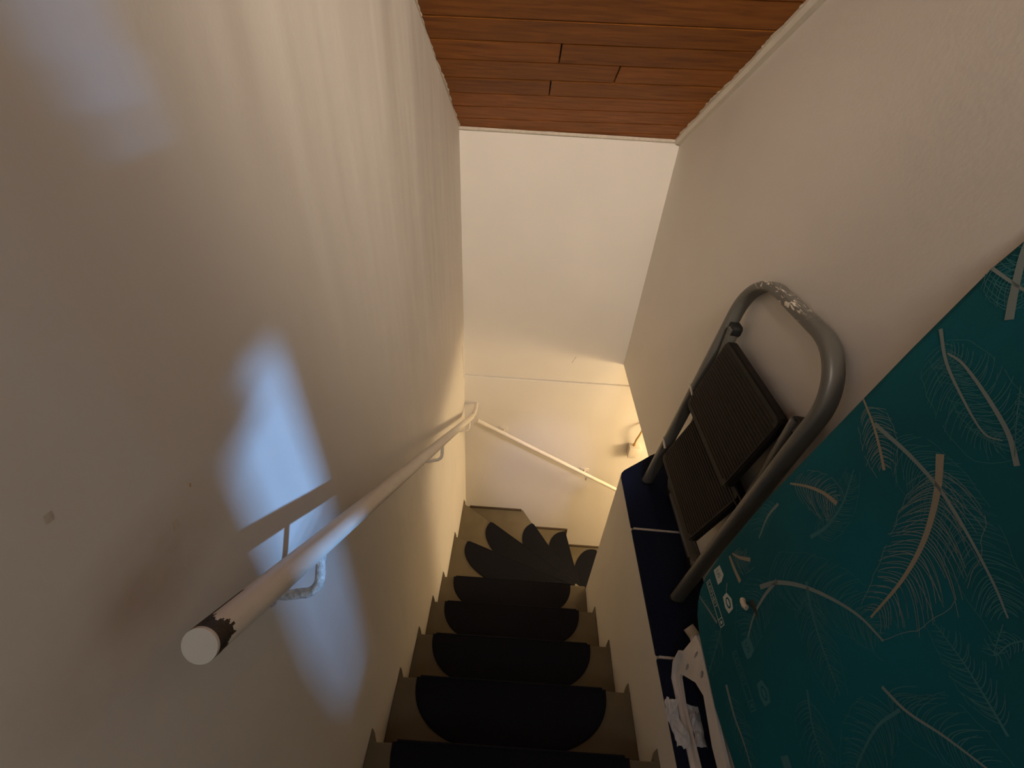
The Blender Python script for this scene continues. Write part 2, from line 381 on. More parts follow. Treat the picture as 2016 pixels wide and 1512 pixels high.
for i in range(0, 13):
    sp(prism('tread', tread_poly(i), XY, zt(i)-0.035, zt(i), M['tread'], None, bev=0.006))
    (x0, y0), (x1, y1) = NOSE[i]
    dx, dy = x1-x0, y1-y0; l = math.hypot(dx, dy); nx, ny = dy/l, -dx/l      # towards the upper side
    if i >= 10: nx, ny = -1, 0
    q = [(x0+nx*.024, y0+ny*.024), (x1+nx*.024, y1+ny*.024), (x1+nx*.040, y1+ny*.040), (x0+nx*.040, y0+ny*.040)]
    sp(prism('riser', q, XY, zt(i+1)-0.034, zt(i)-0.036, M['tread'], None))
# dark slips of brown paint where each nosing runs onto the white walls
for i in range(0, 7):
    for side in ((0, 1) if i < 4 else (0,)):
        y = NOSE[i][side][1]; z = zt(i)
        if i >= 5: y = NOSE[i][0][1]
        m_ = 1 if side == 0 else -1; xw = 0.0 if side == 0 else W
        tri = [(xw, y-0.012), (xw+m_*0.016, y-0.012), (xw+m_*0.0145, y+0.006), (xw+m_*0.005, y+0.025), (xw, y+0.029)]
        sp(prism('nosing_end', tri, XY, z-0.033, z-0.0015, M['tread'], None))
# brown skirting slips on the back wall over the winders
for i, xa, xb in ((7, .035, .452), (8, .49, .850), (9, .893, 1.16), (10, 1.2, 1.42)):
    yb = ylow(zt(i))
    sp(box('skirting_slip', (xa, yb-.012, zt(i)-.002), (xb, yb+.01, zt(i)+.013), M['dark_edge'], None, bev=.003))
    sp(box('skirting_slip', (xb-.012, yb-.012, zt(i)-.10), (xb+.002, yb+.01, zt(i)+.010), M['dark_edge'], None, bev=.003))
# ------------------------------------------------------------------ stair mats: 65 cm half-rounds hooked over each nosing
def mat_outline(wd, dp, n=36):
    """local: x along the nosing (0..wd), t back from it (0..dp)"""
    a = wd/2; o = []
    for i in range(n+1):
        th = math.pi*i/n
        c, s = math.cos(th), math.sin(th)
        x = a-a*math.copysign(abs(c)**0.92, c); t = dp*abs(s)**0.80
        o.append((x, t))
    return o
def clip_half(poly, p, d):
    """keep the part of a 2D polygon on the left of the line p + s*d"""
    out = []
    f = lambda q: d[0]*(q[1]-p[1])-d[1]*(q[0]-p[0])
    for a, b in zip(poly, poly[1:]+poly[:1]):
        fa, fb = f(a), f(b)
        if fa >= 0: out.append(a)
        if (fa >= 0) != (fb >= 0):
            s = fa/(fa-fb); out.append((a[0]+(b[0]-a[0])*s, a[1]+(b[1]-a[1])*s))
    return out
def stair_mat(i, p, q, label, dp=0.195, cut=None):
    """mat on tread i whose straight edge runs from p to q along the nosing"""
    p, q = Vector(p), Vector(q); e = (q-p); wd = e.length; e.normalize(); b = Vector((e.y, -e.x))     # b = back over the tread
    if i >= 8 and b.x > 0: b = -b
    z = zt(i)+0.0005
    root = empty('stair_mat', (p.x+e.x*wd/2, p.y+e.y*wd/2, z)); tag(root, label, 'stair mat', 'half-round stair mats')
    O = Vector((root.location.x, root.location.y))
    poly = [(p.x+e.x*x+b.x*t, p.y+e.y*x+b.y*t) for x, t in mat_outline(wd, dp)]
    if cut is not None:
        c0, c1 = Vector(cut[0]), Vector(cut[1]); dvec = c1-c0
        mid = (p+q)/2
        s = dvec.x*(mid.y-c0.y)-dvec.y*(mid.x-c0.x)
        if s < 0: c0, c1 = c1, c0; dvec = c1-c0
        poly = clip_half(poly, c0, dvec)
    poly = [(x-O.x, y-O.y) for x, y in poly]
    # drop near duplicates
    cl = []
    for v in poly:
        if not cl or math.hypot(v[0]-cl[-1][0], v[1]-cl[-1][1]) > 1e-4: cl.append(v)
    bm = bmesh.new(); add_prism(bm, cl, XY, 0.0, 0.006)
    bmesh.ops.recalc_face_normals(bm, faces=bm.faces)
    bmesh.ops.bevel(bm, geom=[ed for ed in bm.edges if all(v.co.z > 0.005 for v in ed.verts)], offset=0.002, segments=2, affect='EDGES')
    link('pile', finish(bm, 'pile', 50), root, M['mat'])
    # lip folded down over the nosing
    P0 = p+e*0.012-O; P1 = q-e*0.012-O; f = -b
    bm = bmesh.new(); prof = [(0.0, 0.006), (0.004, 0.0055), (0.0065, 0.002), (0.007, -0.034), (0.001, -0.034), (0.0005, 0.0)]
    ra = [bm.verts.new((P0.x+f.x*u, P0.y+f.y*u, v)) for u, v in prof]; rb = [bm.verts.new((P1.x+f.x*u, P1.y+f.y*u, v)) for u, v in prof]
    bm.faces.new(ra); bm.faces.new(rb[::-1])
    for k in range(6): bm.faces.new((ra[k], rb[k], rb[(k+1) % 6], ra[(k+1) % 6]))
    link('front_lip', finish(bm, 'front_lip', 50), root, M['mat'])
    return root
ORD = ['navy-black half-round stair mat cut off by the bottom edge of the picture',
       'largest fully seen half-round stair mat, on the second step from the bottom of the picture',
       'half-round stair mat on the third step from the bottom of the picture',
       'half-round stair mat on the fourth step from the bottom of the picture',
       'narrow-looking half-round stair mat on the last straight step before the fan of mats']
for i in range(5):
    stair_mat(i, (0.066, NOSE[i][0][1]+.0015), (0.716, NOSE[i][1][1]+.0015), ORD[i])
def along(i, s0, s1):
    (x0, y0), (x1, y1) = NOSE[i]; l = math.hypot(x1-x0, y1-y0)
    f = lambda s: (x0+(x1-x0)*s/l, y0+(y1-y0)*s/l)
    return f(s0), f(s1)
def cutline(i, off):
    (x0, y0), (x1, y1) = NOSE[i]; l = math.hypot(x1-x0, y1-y0); nx, ny = (y0-y1)/l, (x1-x0)/l
    if i == 4: nx, ny = 0, 1
    return ((x0+nx*off, y0+ny*off), (x1+nx*off, y1+ny*off))
WL = ['leftmost petal of the fan of stair mats, pointing at the left wall',
      'second petal from the left in the fan of stair mats, pointing at the back corner',
      'third petal from the left in the fan of stair mats, close to the back wall',
      'fourth petal of the fan of stair mats, upright, nearly touching the back wall',
      'last small stair mat of the fan, half hidden behind the low white wall']
stair_mat(5, *along(5, 0.10, 0.84), WL[0], 0.19, cutline(4, -0.02))
stair_mat(6, *along(6, 0.27, 1.0), WL[1], 0.19, cutline(5, -0.02))
stair_mat(7, *along(7, 0.20, 0.85), WL[2], 0.19, cutline(6, -0.02))
stair_mat(8, *along(8, 0.085, 0.735), WL[3], 0.19, cutline(7, -0.02))
stair_mat(9, *along(9, 0.11, 0.70), WL[4], 0.17, cutline(8, -0.02))
# ------------------------------------------------------------------ handrails
RAIL_X, RAIL_R = 0.070, 0.0168
def rz(y): return -0.443-0.7605*(y-0.158)
hr = empty('handrail', (0.0, 0.3, rz(0.3)))
tag(hr, 'long round white handrail on the left wall with chipped near end', 'handrail')
def pk(o, root):
    o.parent = root; o.matrix_parent_inverse = Matrix.Translation(root.location).inverted(); return o
bm = bmesh.new(); K = 72; ys = [0.150+0.0015*i for i in range(72)]+[0.28, 0.5, 0.8, 1.1, 1.4, 1.7, 2.0, 2.055]
rings = add_tube(bm, [(RAIL_X, y, rz(y)) for y in ys], circ(RAIL_R, K), caps=False)
bmesh.ops.recalc_face_normals(bm, faces=bm.faces)
R_ = random.Random(3); jk = [R_.uniform(-1, 1) for _ in range(60)]
def jag(th):
    u = (th+60)/9.0; i = int(u); f = u-i; f = f*f*(3-2*f)
    v = (th+60)/3.1; j = int(v)
    return 0.0042*(jk[i % 60]*(1-f)+jk[(i+1) % 60]*f)+0.0012*jk[(j*7) % 60]
for f in bm.faces:                        # paint has flaked off the near end, baring dark wood
    c = f.calc_center_median(); s = (c.y-0.150)*1.256
    dxv, dzv = c.x-RAIL_X, (c.z-rz(c.y))*0.796
    th = math.degrees(math.atan2(dzv, dxv))             # 90 = top, 180 = towards the wall
    th2 = th if th > -90 else th+360.0
    lim = 0.0
    if -32 < th2 <= 20: lim = 0.026*((th2+32)/52)**0.7
    if 20 < th2 <= 96: lim = 0.026
    if 96 < th2 < 178: lim = 0.031+(0.050 if 112 < th2 < 158 else 0.0)
    lim += jag(th2) if lim else 0
    if s < lim: f.material_index = 1
rail = link('rail', finish(bm, 'rail', 30), None, [M['white'], M['bare']]); pk(rail, hr)
tdir = Vector((0, -0.796, 0.605))
bm = bmesh.new(); pc = Vector((RAIL_X, 0.150, rz(0.150)))
add_tube(bm, [pc+tdir*-0.002, pc+tdir*0.0015, pc+tdir*0.003], circ(RAIL_R*0.985, 40), caps=True)
pk(link('end_cap', finish(bm, 'end_cap', 30), None, M['white']), hr)
def bracket(y, root, m, r=0.0062, drop=0.076):
    c = Vector((RAIL_X, y, rz(y))); q = Vector((0, 0.605, 0.796))       # the rod stands square to the sloping rail
    e = c-q*drop; rr = 0.024
    zl = e.z-0.010
    pts = [Vector((0.0, e.y, zl)), Vector((0.02, e.y, zl)), Vector((RAIL_X-rr, e.y, e.z))]
    pts += [e+Vector((-rr+rr*math.sin(t), 0, 0))+q*(rr-rr*math.cos(t)) for t in [math.radians(k) for k in range(12, 91, 13)]]
    pts += [c-q*(RAIL_R+0.012), c-q*0.010]
    o = pk(tube('bracket', pts, circ(r, 12), m), root)
    pl = tube('wall_plate', [(0.0, e.y, zl), (0.003, e.y, zl)], circ(0.017, 16), m); pl.parent = o
bracket(0.343, hr, M['worn'], 0.0072)
bracket(1.175, hr, M['white'])
bracket(1.95, hr, M['white'])
# far end turns into the corner
pts = [(RAIL_X, 2.05, rz(2.05)), (RAIL_X+.002, 2.075, rz(2.07)), (RAIL_X+.01, 2.10, rz(2.085)), (RAIL_X+.014, 2.15, rz(2.09)), (RAIL_X+.014, ylow(-1.92), rz(2.09))]
pk(tube('return_elbow', pts, circ(0.011, 14), M['white']), hr)
# short rail on the back wall
h2 = empty('handrail', (0.6, 2.1, -2.2)); tag(h2, 'short thin white handrail sloping down across the lower back wall', 'handrail')
A, B = Vector((0.103, 2.085, -1.945)), Vector((1.150, 2.06, -2.530))
bm = bmesh.new(); add_tube(bm, [A, A+(B-A)*.01, B-(B-A)*.004, B], circ(0.0135, 20))
pk(link('rail', finish(bm, 'rail', 35), None, M['white']), h2)
for s in (0.165, 0.755):
    p = A+(B-A)*s; yw = ylow(p.z-.07)
    pts = [(p.x, yw, p.z-.075), (p.x, yw-.03, p.z-.075), (p.x, p.y+.014, p.z-.066), (p.x, p.y, p.z-.045), (p.x, p.y, p.z-.005)]
    o = pk(tube('bracket', pts, circ(0.0058, 10), M['white']), h2)
    o2 = box('wall_plate', (p.x-.03, yw-.006, p.z-.095), (p.x+.03, yw+.012, p.z-.055), M['white'], None, bev=.002); o2.parent = o
# ------------------------------------------------------------------ junction box with cable
jb = empty('junction_box', (1.215, 2.19, -2.19)); tag(jb, 'small cream junction box on the yellow-lit lower wall above the ledge end', 'junction box')
yw = ylow(-2.2)
pk(box('housing', (1.165, yw-.048, -2.262), (1.248, yw+.012, -2.165), M['white'], None, bev=.005), jb)
pk(box('lid', (1.163, yw-.056, -2.264), (1.250, yw-.0485, -2.163), M['white'], None, bev=.003), jb)
pk(tube('gland', [(1.197, yw-.024, -2.166), (1.197, yw-.024, -2.150)], circ(0.0105, 14), M['cable']), jb)
pk(tube('cable', [(1.197, yw-.024, -2.155), (1.199, yw-.030, -2.10), (1.207, yw-.038, -2.05), (1.216, yw-.034, -2.01), (1.219, yw-.012, -1.985), (1.219, yw+.016, -1.975)], circ(0.0065, 10), M['cable']), jb)
# ------------------------------------------------------------------ folding step ladder leaning on the right wall
LK = 0.0955
FX0 = 0.898
lv = Vector((LK, 0, 1)).normalized(); ln = Vector((-1, 0, LK)).normalized()     # up the ladder / towards the stairs
lo_ = Vector((FX0, 0, ZL+0.002))
def LP(y, v, n=0.0):
    p = lo_+lv*v+ln*n; return Vector((p.x, y, p.z))
sl = empty('step_ladder', (FX0, 0.93, ZL)); tag(sl, 'folded grey step ladder with two brown ribbed steps leaning on the wall', 'step ladder')
Y0, Y1, HT, CR = 0.702, 1.170, 0.922, 0.135
path = [LP(Y1+.004, 0.004), LP(Y1+.002, 0.3), LP(Y1, HT-CR-0.02)]
path += arc((Y1-CR, HT-CR), CR, 0, math.pi/2, 14, lambda y, v: LP(y, v))
path += arc((Y0+CR, HT-CR), CR, math.pi/2, math.pi, 14, lambda y, v: LP(y, v))
path += [LP(Y0, 0.3), LP(Y0-.004, 0.004)]
bm = bmesh.new(); add_tube(bm, path, oval(0.0135, 0.0205, 24, 0.62), up=ln)
fr = pk(link('front_frame', finish(bm, 'front_frame', 30), None, None), sl)
fm = M['frame'].copy(); fm.name = 'grey_lacquer_scuffed'
nt = fm.node_tree; bs = nt.nodes['Principled BSDF']
src = bs.inputs['Base Color'].links[0].from_socket
geo = nt.nodes.new('ShaderNodeTexCoord'); sep = nt.nodes.new('ShaderNodeSeparateXYZ'); nt.links.new(geo.outputs['Object'], sep.inputs[0])
mr = nt.nodes.new('ShaderNodeMapRange'); mr.inputs['From Min'].default_value = -0.478; mr.inputs['From Max'].default_value = -0.462
nt.links.new(sep.outputs['Z'], mr.inputs[0])
my = nt.nodes.new('ShaderNodeMapRange'); my.inputs['From Min'].default_value = 0.86; my.inputs['From Max'].default_value = 0.93
nt.links.new(sep.outputs['Y'], my.inputs[0])
mpp = nt.nodes.new('ShaderNodeMapping'); mpp.inputs['Scale'].default_value = (120, 26, 60); mpp.inputs['Rotation'].default_value = (0, 0, 0.6)
nt.links.new(geo.outputs['Object'], mpp.inputs[0])
nz = nt.nodes.new('ShaderNodeTexNoise'); nz.inputs['Scale'].default_value = 1.3; nz.inputs['Detail'].default_value = 4; nz.inputs['Distortion'].default_value = 1.2
nt.links.new(mpp.outputs[0], nz.inputs['Vector'])
gt = nt.nodes.new('ShaderNodeMath'); gt.operation = 'GREATER_THAN'; gt.inputs[1].default_value = 0.575; nt.links.new(nz.outputs[0], gt.inputs[0])
mu = nt.nodes.new('ShaderNodeMath'); mu.operation = 'MULTIPLY'; nt.links.new(gt.outputs[0], mu.inputs[0]); nt.links.new(mr.outputs[0], mu.inputs[1])
mu2 = nt.nodes.new('ShaderNodeMath'); mu2.operation = 'MULTIPLY'; nt.links.new(mu.outputs[0], mu2.inputs[0]); nt.links.new(my.outputs[0], mu2.inputs[1])
mx = nt.nodes.new('ShaderNodeMix'); mx.data_type = 'RGBA'
nt.links.new(mu2.outputs[0], mx.inputs[0]); nt.links.new(src, mx.inputs[6]); mx.inputs[7].default_value = (0.55, 0.50, 0.42, 1)
nt.links.new(mx.outputs[2], bs.inputs['Base Color'])
fr.data.materials.append(fm)
for y in (Y0-.004, Y1+.004):
    o = tube('foot_cap', [LP(y, -0.0015), LP(y, 0.006)], oval(0.0150, 0.0222, 20, .62), M['black'], None, up=ln); pk(o, sl)
# rear frame: two legs behind the front ones and a bar on the ledge against the wall
bk = lambda y, z, x: Vector((x, y, z))
zr = -0.64
path = [bk(1.137, zr+.02, 0.968), bk(1.140, -0.9, 0.974), bk(1.150, -1.26, 0.980)]
path += [bk(1.150-.05+.05*math.cos(a), -1.30-.05*math.sin(a), 0.981) for a in [math.radians(q) for q in range(0, 91, 15)]]
path += [bk(0.782+.05-.05*math.sin(a), -1.30-.05*math.cos(a), 0.981) for a in [math.radians(q) for q in range(0, 91, 15)]]
path += [bk(0.775, -1.26, 0.980), bk(0.742, -0.9, 0.974), bk(0.738, zr+.02, 0.968)]
bm = bmesh.new(); add_tube(bm, path, oval(0.0115, 0.0165, 20, .65), up=(-1, 0, 0))
pk(link('rear_frame', finish(bm, 'rear_frame', 30), None, M['frame']), sl)
for y in (1.118, 0.815):
    pk(box('rear_foot', (0.962, y-.018, ZL+.0005), (1.000, y+.018, -1.340), M['black'], None, bev=.004), sl)
# hinge blocks
for y, s in ((Y1-.030, 1), (Y0+.030, -1)):
    bm = bmesh.new()
    prof = [(-.019, -.017), (.010, -.018), (.017, -.008), (.016, .010), (.008, .017), (-.019, .018)]
    c = LP(y, 0.745)
    for_pts = lambda u, v, d: tuple(c+Vector((0, -s*u, 0))+lv*v+ln*d)
    add_prism(bm, prof, for_pts, -0.020, 0.010)
    bmesh.ops.bevel(bm, geom=bm.edges[:], offset=.002, segments=1, affect='EDGES')
    hb = pk(link('hinge_block', finish(bm, 'hinge_block', 30), None, M['black']), sl)
    rv = tube('rivet', [c+ln*.009+Vector((0, -s*.004, 0)), c+ln*.0125+Vector((0, -s*.004, 0))], circ(0.0055, 12), M['steel']); rv.parent = hb
# the two steps
def step(ya, yb, v0, v1, n0, n1, dyv):
    """ribbed plate: ya..yb across, v0..v1 up the frame, front face at n0 (bottom) .. n1 (top); dyv shifts the top edge"""
    N = 22; th = 0.026; root = None
    def S(y, s, n):
        v = v0+(v1-v0)*s; nn = n0+(n1-n0)*s+n
        return LP(y+dyv*s, v, nn)
    rad = 0.022
    def rr(n=5):
        a, b, c, d = ya, yb, 0.0, 1.0; rs = rad/(v1-v0); o = []
        for cx, cy, a0 in ((b-rad, 1-rs, 0), (a+rad, 1-rs, 90), (a+rad, rs, 180), (b-rad, rs, 270)):
            for k in range(n+1):
                q = math.radians(a0+90*k/n); o.append((cx+rad*math.cos(q), cy+rs*math.sin(q)))
        return o
    bm = bmesh.new(); add_prism(bm, rr(), lambda u, s, d: S(u, s, d), -th, 0.0)
    bmesh.ops.recalc_face_normals(bm, faces=bm.faces)
    bmesh.ops.bevel(bm, geom=[e for e in bm.edges if e.calc_face_angle(0) > 1.2], offset=.004, segments=2, affect='EDGES')
    o = pk(link('step', finish(bm, 'step', 40), None, M['rubber']), sl)
    bm = bmesh.new()
    for k in range(N):
        s = 0.06+0.88*(k+.5)/N; h = 0.17*0.88/N; ins = rad if k in (0, N-1) else 0.010
        a_, b_ = ya+ins, yb-ins
        rows = [(s-h, -.0004), (s-h*.6, .0022), (s+h*.6, .0022), (s+h, -.0004)]
        l = [bm.verts.new(S(a_, q, n)) for q, n in rows]; r = [bm.verts.new(S(b_, q, n)) for q, n in rows]
        for j in range(3): bm.faces.new((l[j], r[j], r[j+1], l[j+1]))
        bm.faces.new(l); bm.faces.new(r[::-1])
    g = link('rib', finish(bm, 'rib'), None, M['rubber2']); g.parent = o; g['kind'] = 'stuff'
    return o
step(0.775, 1.135, 0.455, 0.722, 0.030, 0.012, -0.012)
step(0.775, 1.130, 0.195, 0.460, 0.022, -0.012, -0.022)
# steel pins to the far rail, thin dark stays to the near rail
for v in (0.49, 0.235):
    pk(tube('pin', [LP(1.135, v, 0.02), LP(1.182, v+.012, 0.02)], circ(0.0042, 10), M['steel']), sl)
for v in (0.452, 0.475, 0.212):
    pk(tube('stay', [LP(0.80, v, 0.004), LP(0.700, v-.006, -0.002)], circ(0.0026, 8), M['black']), sl)
# ------------------------------------------------------------------ ironing board standing on its wide end
BO = Vector((0.855, 0.0, -1.2)); bu = Vector((0.14, 0, 1)).normalized(); bn = Vector((-1, 0, 0.14)).normalized()
def BP(y, b, n=0.0):
    p = BO+bu*b+bn*n; return Vector((p.x, y, p.z))
ib = empty('ironing_board', (0.84, 0.37, ZL)); tag(ib, 'ironing board with teal feather-print cover standing upright on its wide end', 'ironing board')
right = [(.640, .42), (.632, .20), (.618, .115), (.604, .075), (.585, .048), (.558, .026), (.515, .010), (.45, .003), (.36, -.008)]
far = [(.36, 1.30), (.44, 1.285), (.51, 1.24), (.56, 1.18), (.598, 1.10), (.617, 1.0), (.626, .85), (.634, .62)]
half = far+right
outl = half+[(.72-y, b) for y, b in half[::-1]][1:-1]
bm = bmesh.new(); cy = .36; cb = .6
def ring(ins, n):
    o = []
    for y, b in outl:
        k = math.hypot(y-cy, (b-cb)*.55); o.append(bm.verts.new(BP(y-(y-cy)/max(k, .05)*ins, b-(b-cb)*.55/max(k, .05)*ins, n)))
    return o
rs = [ring(.004, -.030), ring(0, -.024), ring(0, -.010), ring(.003, -.004), ring(.009, -.0008), ring(.018, 0.0)]
for a, b in zip(rs, rs[1:]):
    for j in range(len(a)): bm.faces.new((a[j], a[(j+1) % len(a)], b[(j+1) % len(a)], b[j]))
bm.faces.new(rs[0]); bm.faces.new(rs[-1])
cover = pk(link('cover', finish(bm, 'cover', 40), None, M['teal']), ib)
FEATHERS = [
    ([[0.465, 0.77], [0.427, 0.729], [0.389, 0.671], [0.362, 0.603], [0.343, 0.517]], 0.0116, 0.0031, 0.081, 0.058, 0),
    ([[0.574, 0.728], [0.495, 0.736], [0.429, 0.735], [0.371, 0.724], [0.306, 0.706], [0.268, 0.691]], 0.0072, 0.002, 0.049, 0.062, 1),
    ([[0.623, 0.743], [0.575, 0.726], [0.537, 0.708], [0.503, 0.689]], 0.0034, 0.0051, 0.038, 0.038, 0),
    ([[0.394, 0.826], [0.432, 0.849], [0.491, 0.869], [0.541, 0.881], [0.569, 0.88]], 0.0066, 0.0027, 0.05, 0.04, 1),
    ([[0.605, 0.901], [0.562, 0.871], [0.514, 0.85], [0.452, 0.83], [0.427, 0.837]], 0.0056, 0.0014, 0.028, 0.049, 1),
    ([[0.62, 0.999], [0.58, 0.994], [0.547, 0.991]], 0.0049, 0.0031, 0.037, 0.037, 1),
    ([[0.539, 0.955], [0.564, 0.988], [0.591, 1.027], [0.606, 1.056]], 0.0107, 0.008, 0.047, 0.04, 1),
    ([[0.616, 0.512], [0.583, 0.544], [0.548, 0.568], [0.516, 0.579]], 0.0041, 0.0083, 0.041, 0.057, 0),
    ([[0.503, 0.49], [0.498, 0.537], [0.51, 0.591], [0.54, 0.646]], 0.0077, 0.0019, 0.034, 0.034, 2),
    ([[0.497, 0.304], [0.481, 0.356], [0.448, 0.41], [0.404, 0.458], [0.355, 0.497], [0.309, 0.515]], 0.0105, 0.0031, 0.073, 0.063, 1),
    ([[0.447, 0.43], [0.403, 0.41], [0.348, 0.395], [0.275, 0.384]], 0.0068, 0.0019, 0.043, 0.053, 2),
    ([[0.604, 0.245], [0.573, 0.245], [0.537, 0.248]], 0.0079, 0.011, 0.0, 0.0, 0),
    ([[0.603, 0.258], [0.582, 0.277], [0.558, 0.309]], 0.0045, 0.0091, 0.03, 0.038, 0),
    ([[0.484, 0.359], [0.476, 0.302], [0.458, 0.247], [0.424, 0.193]], 0.0085, 0.0028, 0.05, 0.071, 1),
    ([[0.486, 0.119], [0.463, 0.083], [0.425, 0.015]], 0.0034, 0.0034, 0.034, 0.034, 2),
    ([[0.588, 0.07], [0.546, 0.091], [0.503, 0.111]], 0.0036, 0.0072, 0.021, 0.036, 1),
    ([[0.383, 0.073], [0.325, 0.069], [0.28, 0.075], [0.231, 0.075]], 0.0081, 0.0027, 0.047, 0.034, 1),
    ([[0.303, 0.316], [0.262, 0.295], [0.228, 0.287], [0.193, 0.282]], 0.0048, 0.0019, 0.044, 0.053, 2),
    ([[0.262, 0.47], [0.227, 0.488], [0.191, 0.522], [0.15, 0.555]], 0.0051, 0.0026, 0.061, 0.038, 1),
    ([[0.231, 0.479], [0.224, 0.428], [0.204, 0.378], [0.181, 0.335]], 0.0048, 0.0024, 0.048, 0.048, 2),
    ([[0.174, 0.6], [0.208, 0.604], [0.251, 0.607], [0.297, 0.605]], 0.0036, 0.0012, 0.033, 0.03, 2),
    ([[0.604, 0.458], [0.601, 0.414], [0.58, 0.362]], 0.0068, 0.0027, 0.016, 0.054, 1),
    ([[0.243, 0.693], [0.246, 0.672], [0.243, 0.648], [0.265, 0.681]], 0.0018, 0.0012, 0.018, 0.018, 2),
    ([[0.465, 0.9], [0.435, 0.865], [0.404, 0.832]], 0.0012, 0.0012, 0.012, 0.006, 2),
]
def strip(bm, pts, ws, n):
    """flat printed stroke on the board: pts (y, b), widths in m"""
    L_, R_2 = [], []
    for i, (y, b) in enumerate(pts):
        y0, b0 = pts[max(i-1, 0)]; y1, b1 = pts[min(i+1, len(pts)-1)]
        ty, tb = y1-y0, b1-b0; l = math.hypot(ty, tb) or 1
        ny, nb_ = tb/l, -ty/l
        L_.append(bm.verts.new(BP(y+ny*ws[i]/2, b+nb_*ws[i]/2, n))); R_2.append(bm.verts.new(BP(y-ny*ws[i]/2, b-nb_*ws[i]/2, n)))
    for i in range(len(pts)-1): bm.faces.new((L_[i], R_2[i], R_2[i+1], L_[i+1]))
def spline(P, n):
    P = [Vector(p) for p in P]; Q = [P[0]*2-P[1]]+P+[P[-1]*2-P[-2]]; o = []
    for i in range(len(P)-1):
        a, b, c, d = Q[i:i+4]
        for k in range(n):
            t = k/n; o.append(0.5*((2*b)+(c-a)*t+(2*a-5*b+4*c-d)*t*t+(3*b-a-3*c+d)*t**3))
    return o+[P[-1]]
def edge_y(b):
    pts = [(-.01, .40), (.003, .45), (.010, .515), (.026, .558), (.048, .585), (.075, .604), (.115, .618), (.20, .632), (.42, .640), (.62, .634), (.85, .626), (1.0, .617), (1.10, .598), (1.18, .56), (1.3, .4)]
    for (ba, ya), (bb, yb) in zip(pts, pts[1:]):
        if b <= bb: return ya+(yb-ya)*(b-ba)/(bb-ba)
    return .36
def inside(y, b): return 0.10 < y < edge_y(b)-.005 and 0.0 < b < 1.2
rf = random.Random(21)
def feather(P, w0, w1, bl, br, tone):
    S = spline(P, 14); N = len(S)
    bm = bmesh.new()
    cut = [p for p in S if inside(p[0], p[1])]
    if len(cut) > 2: strip(bm, [(p[0], p[1]) for p in cut], [w0+(w1-w0)*i/(len(cut)-1) for i in range(len(cut))], 0.0007)
    bm2 = bmesh.new()
    length = sum((S[i+1]-S[i]).length for i in range(N-1))
    nb_ = max(8, int(length/0.0058))
    for side, L_ in ((1, bl), (-1, br)):
        if L_ < .005: continue
        for k in range(nb_):
            u = 0.12+0.86*(k+rf.uniform(-.25, .25))/nb_
            if u < .08 or u > .99: continue
            i = min(N-2, int(u*(N-1))); p = S[i]; t = (S[i+1]-S[i]).normalized()
            nrm = Vector((-t.y, t.x))*(1 if side > 0 else -1)
            # left of travel as the viewer sees it: viewer's right is -y, so mirror
            nrm = Vector((t.y*-1, t.x))*(-1 if side > 0 else 1)
            ln_ = L_*(math.sin(math.pi*min(1, .18+u*.80))**.6)*rf.uniform(.55, 1.05)
            sw = .55+.5*rf.random()
            pts = []
            for q in range(6):
                s = q/5; pp = p+nrm*ln_*s*(1-.12*s)+t*ln_*sw*(s**1.5)*.85
                pts.append((pp.x, pp.y))
            pts = [q for q in pts if inside(*q)]
            if len(pts) > 2:
                wd = rf.uniform(.0009, .0015)
                strip(bm2, pts, [wd*(1-.55*q/len(pts)) for q in range(len(pts))], 0.0005)
        # loose outline of the vane
        for a0, a1 in ((.15, .48), (.55, .92)):
            pts = []
            for q in range(12):
                u = a0+(a1-a0)*q/11; i = min(N-2, int(u*(N-1))); t = (S[i+1]-S[i]).normalized()
                nrm = Vector((-t.y, t.x))*(-1 if side > 0 else 1)
                pp = S[i]+nrm*L_*.82*(math.sin(math.pi*min(1, .18+u*.80))**.6)*(1+.03*math.sin(q*1.3))+t*L_*.55
                pts.append((pp.x, pp.y))
            pts = [q for q in pts if inside(*q)]
            if len(pts) > 3 and L_ > .03: strip(bm2, pts, [.0007]*len(pts), 0.0006)
    names = [('print0', 'print1'), ('print1', 'print2'), ('print2', 'print2')][tone]
    if len(bm.faces):
        q = link('feather_quill', finish(bm, 'feather_quill'), None, M[names[0]]); q.parent = cover
    else: bm.free()
    if len(bm2.faces):
        q = link('feather_barbs', finish(bm2, 'feather_barbs'), None, M[names[1]]); q.parent = cover; q['kind'] = 'stuff'
    else: bm2.free()
for f in FEATHERS: feather(*f)
# printed labels: a lettered strip and small lozenges, repeated along the wide end
def text_mesh(body, size):
    c = bpy.data.curves.new('lettering', 'FONT'); c.body = body; c.size = size; c.align_x = 'LEFT'
    o = bpy.data.objects.new('lettering', c); COL.objects.link(o)
    dg = bpy.context.evaluated_depsgraph_get(); me = bpy.data.meshes.new_from_object(o.evaluated_get(dg))
    bpy.data.objects.remove(o); return me
def put_text(body, size, y, b, m, sx=1.0, n=0.0010):
    me = text_mesh(body, size)
    for v in me.vertices: v.co = BP(y-v.co.x*sx, b+v.co.y, n)
    me.materials.clear(); o = link('lettering', me, None, m); o.parent = cover
def flat(name, polys, m, n=0.0008):
    bm = bmesh.new()
    for p in polys: bm.faces.new([bm.verts.new(BP(y, b, n)) for y, b in p])
    o = link(name, finish(bm, name), None, m); o.parent = cover
def rect(y0, y1, b0, b1): return [(y0, b0), (y0, b1), (y1, b1), (y1, b0)]
dk = M['teal']
